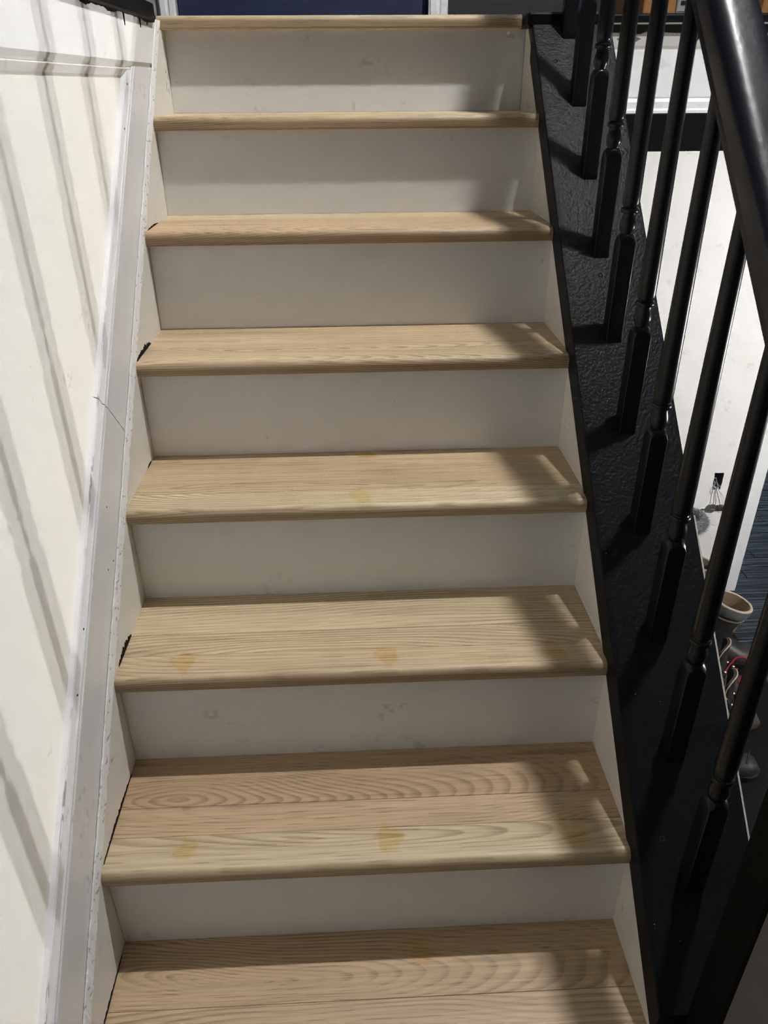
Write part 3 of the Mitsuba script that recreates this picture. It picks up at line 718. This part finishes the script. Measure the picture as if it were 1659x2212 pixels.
def hairs(m, n, L, seed):
    r = np.random.default_rng(seed)
    pts, fi = trimesh.sample.sample_surface(m, n, seed=seed)
    nn = m.face_normals[fi]
    d_ = nn + r.normal(0, .45, nn.shape); d_ /= np.linalg.norm(d_, axis=1, keepdims=True)
    s_ = np.cross(d_, r.normal(0, 1, nn.shape)); s_ /= np.linalg.norm(s_, axis=1, keepdims=True)
    ln = L * (0.5 + r.random(n))[:, None]
    V = np.stack([pts - nn * .001 - s_ * .0009, pts - nn * .001 + s_ * .0009, pts + d_ * ln + np.array([0, 0, -.3]) * ln], 1).reshape(-1, 3)
    return trimesh.Trimesh(V, np.arange(3 * n).reshape(-1, 3), process=False)
add('fur_collar', rot_z(tor, 0, floc), 'grey_fur', fb, smooth=True, label='thick grey fur collar')
tor2 = tor
hk = add('fur_hair', hairs(tor2, 5000, .013, 3), 'grey_fur', fb, kind='stuff')
add('binding', rot_z(loft([ring(0, 0, .208, .0665, .0625), ring(0, 0, .214, .0685, .0645), ring(0, 0, .214, .066, .062)], (False, False)), 0, floc), 'wire_white', fb, label='thin pale binding under the fur')

# ------------------------------------------------------------------ cartons on the upper floor
scene['carton_orange'] = two(pr(proc(lambda p, n, uv: mi.Color3f(.36, .17, .06) * (0.85 + 0.3 * fbm(p.x * 40, p.y * 40, p.z * 12))), 0.7, 0.3))
scene['carton_pale'] = two(pr((.34, .34, .36), 0.6, 0.3))
scene['ink_black'] = two(pr((.01, .01, .01), 0.6, 0.3))
scene['carton_tape'] = two(pr((.30, .20, .10), 0.3, 0.5))
def carton(name, label, x0, x1, y0, y1, h, mat):
    add('box_body', box(x0, x1, y0, y1, 0.0, h, 0.003), mat, name)
    add('flap', box(x0 + .001, (x0 + x1) / 2 - .001, y0 + .001, y1 - .001, h, h + .003, 0.001), mat, name)
    add('flap', box((x0 + x1) / 2 + .001, x1 - .001, y0 + .001, y1 - .001, h, h + .003, 0.001), mat, name)
    add('tape', box((x0 + x1) / 2 - .02, (x0 + x1) / 2 + .02, y0 - .0006, y1 + .0006, h - .03, h + .0036), 'carton_tape', name)
    note(name, label, 'box')
carton('cardboard_box', 'orange brown cardboard box on the dark upper floor, beside the pale box', 1.131, 1.212, 0.25, 0.50, 0.22, 'carton_orange')
carton('cardboard_box_001', 'orange brown cardboard box behind the handrail at the right edge', 1.430, 1.62, 0.25, 0.52, 0.24, 'carton_orange')
carton('pale_box', 'pale grey box with a black print on the dark upper floor', 1.214, 1.262, 0.25, 0.50, 0.20, 'carton_pale')
add('print', box(1.222, 1.240, 0.2494, 0.2502, 0.031, 0.040), 'ink_black', 'pale_box')
add('print', box(1.216, 1.252, 0.2494, 0.2502, 0.0175, 0.0182), 'ink_black', 'pale_box')

# ------------------------------------------------------------------ lamps (above and beside the frame)
scene['lamp_metal'] = two(pr((.03, .03, .03), 0.4, 0.5))
px, py, pz = PENDANT
pt = 'pendant_lamp'
note(pt, 'pendant lamp with bare tubular bulb hanging over the stairwell', 'lamp')
tb_ = ball((0, 0, 0), 1.0); tb_.vertices *= [0.062, 0.024, 0.024]; tb_.apply_translation(PENDANT)
add('bulb', tb_, 'fascia_paint', pt, smooth=True, emitter=lamp_emit((1.0, .99, .97), PENDANT_POWER))
add('holder', lathe([(0, .026), (.02, .026), (.022, .09), (.01, .11), (0, .11)], 20, (px, py, pz)), 'lamp_metal', pt, smooth=40)
add('cord', tube([(px, py, pz + .10), (px, py, CEIL_Z - .02)], 0.003), 'lamp_metal', pt)
add('canopy', lathe([(0, -.03), (.05, -.025), (.06, 0), (0, 0)], 24, (px, py, CEIL_Z)), 'lamp_metal', pt, smooth=40)
lx, ly, lz = FLOOR_LAMP
fl = 'floor_lamp'
note(fl, 'floor lamp with two bare bulbs in the lower hall', 'lamp')
for s in (-1, 1):
    b_ = add('bulb', ball((lx, ly + s * 0.029, lz), 0.006), 'fascia_paint', fl, smooth=True, emitter=lamp_emit((1.0, .985, .95), LAMP_POWER))
    add('socket', lathe([(0, -.055), (.005, -.055), (.005, -.006), (0, -.006)], 16, (lx, ly + s * 0.029, lz)), 'lamp_metal', fl)
add('pole', cat(tube([(lx, ly, FLOOR_Z + .03), (lx, ly, lz - .05)], 0.012, 12), box(lx - .01, lx + .01, ly - .042, ly + .042, lz - .065, lz - .05, .002)), 'lamp_metal', fl)
add('base', lathe([(0, .013), (.13, .013), (.13, .025), (.02, .04), (0, .04)], 32, (lx, ly, FLOOR_Z)), 'lamp_metal', fl, smooth=30)
hx, hy, hz = FILL_LIGHT
hl = 'fill_light'
note(hl, 'added round fill globe behind the camera', 'lamp')
add('globe', ball(FILL_LIGHT, 0.16), 'fascia_paint', hl, smooth=True, emitter=lamp_emit((.86, .94, 1.0), FILL_POWER))
add('stem', lathe([(0, .155), (.05, .155), (.06, CEIL_Z - hz), (0, CEIL_Z - hz)], 24, FILL_LIGHT), 'lamp_metal', hl)
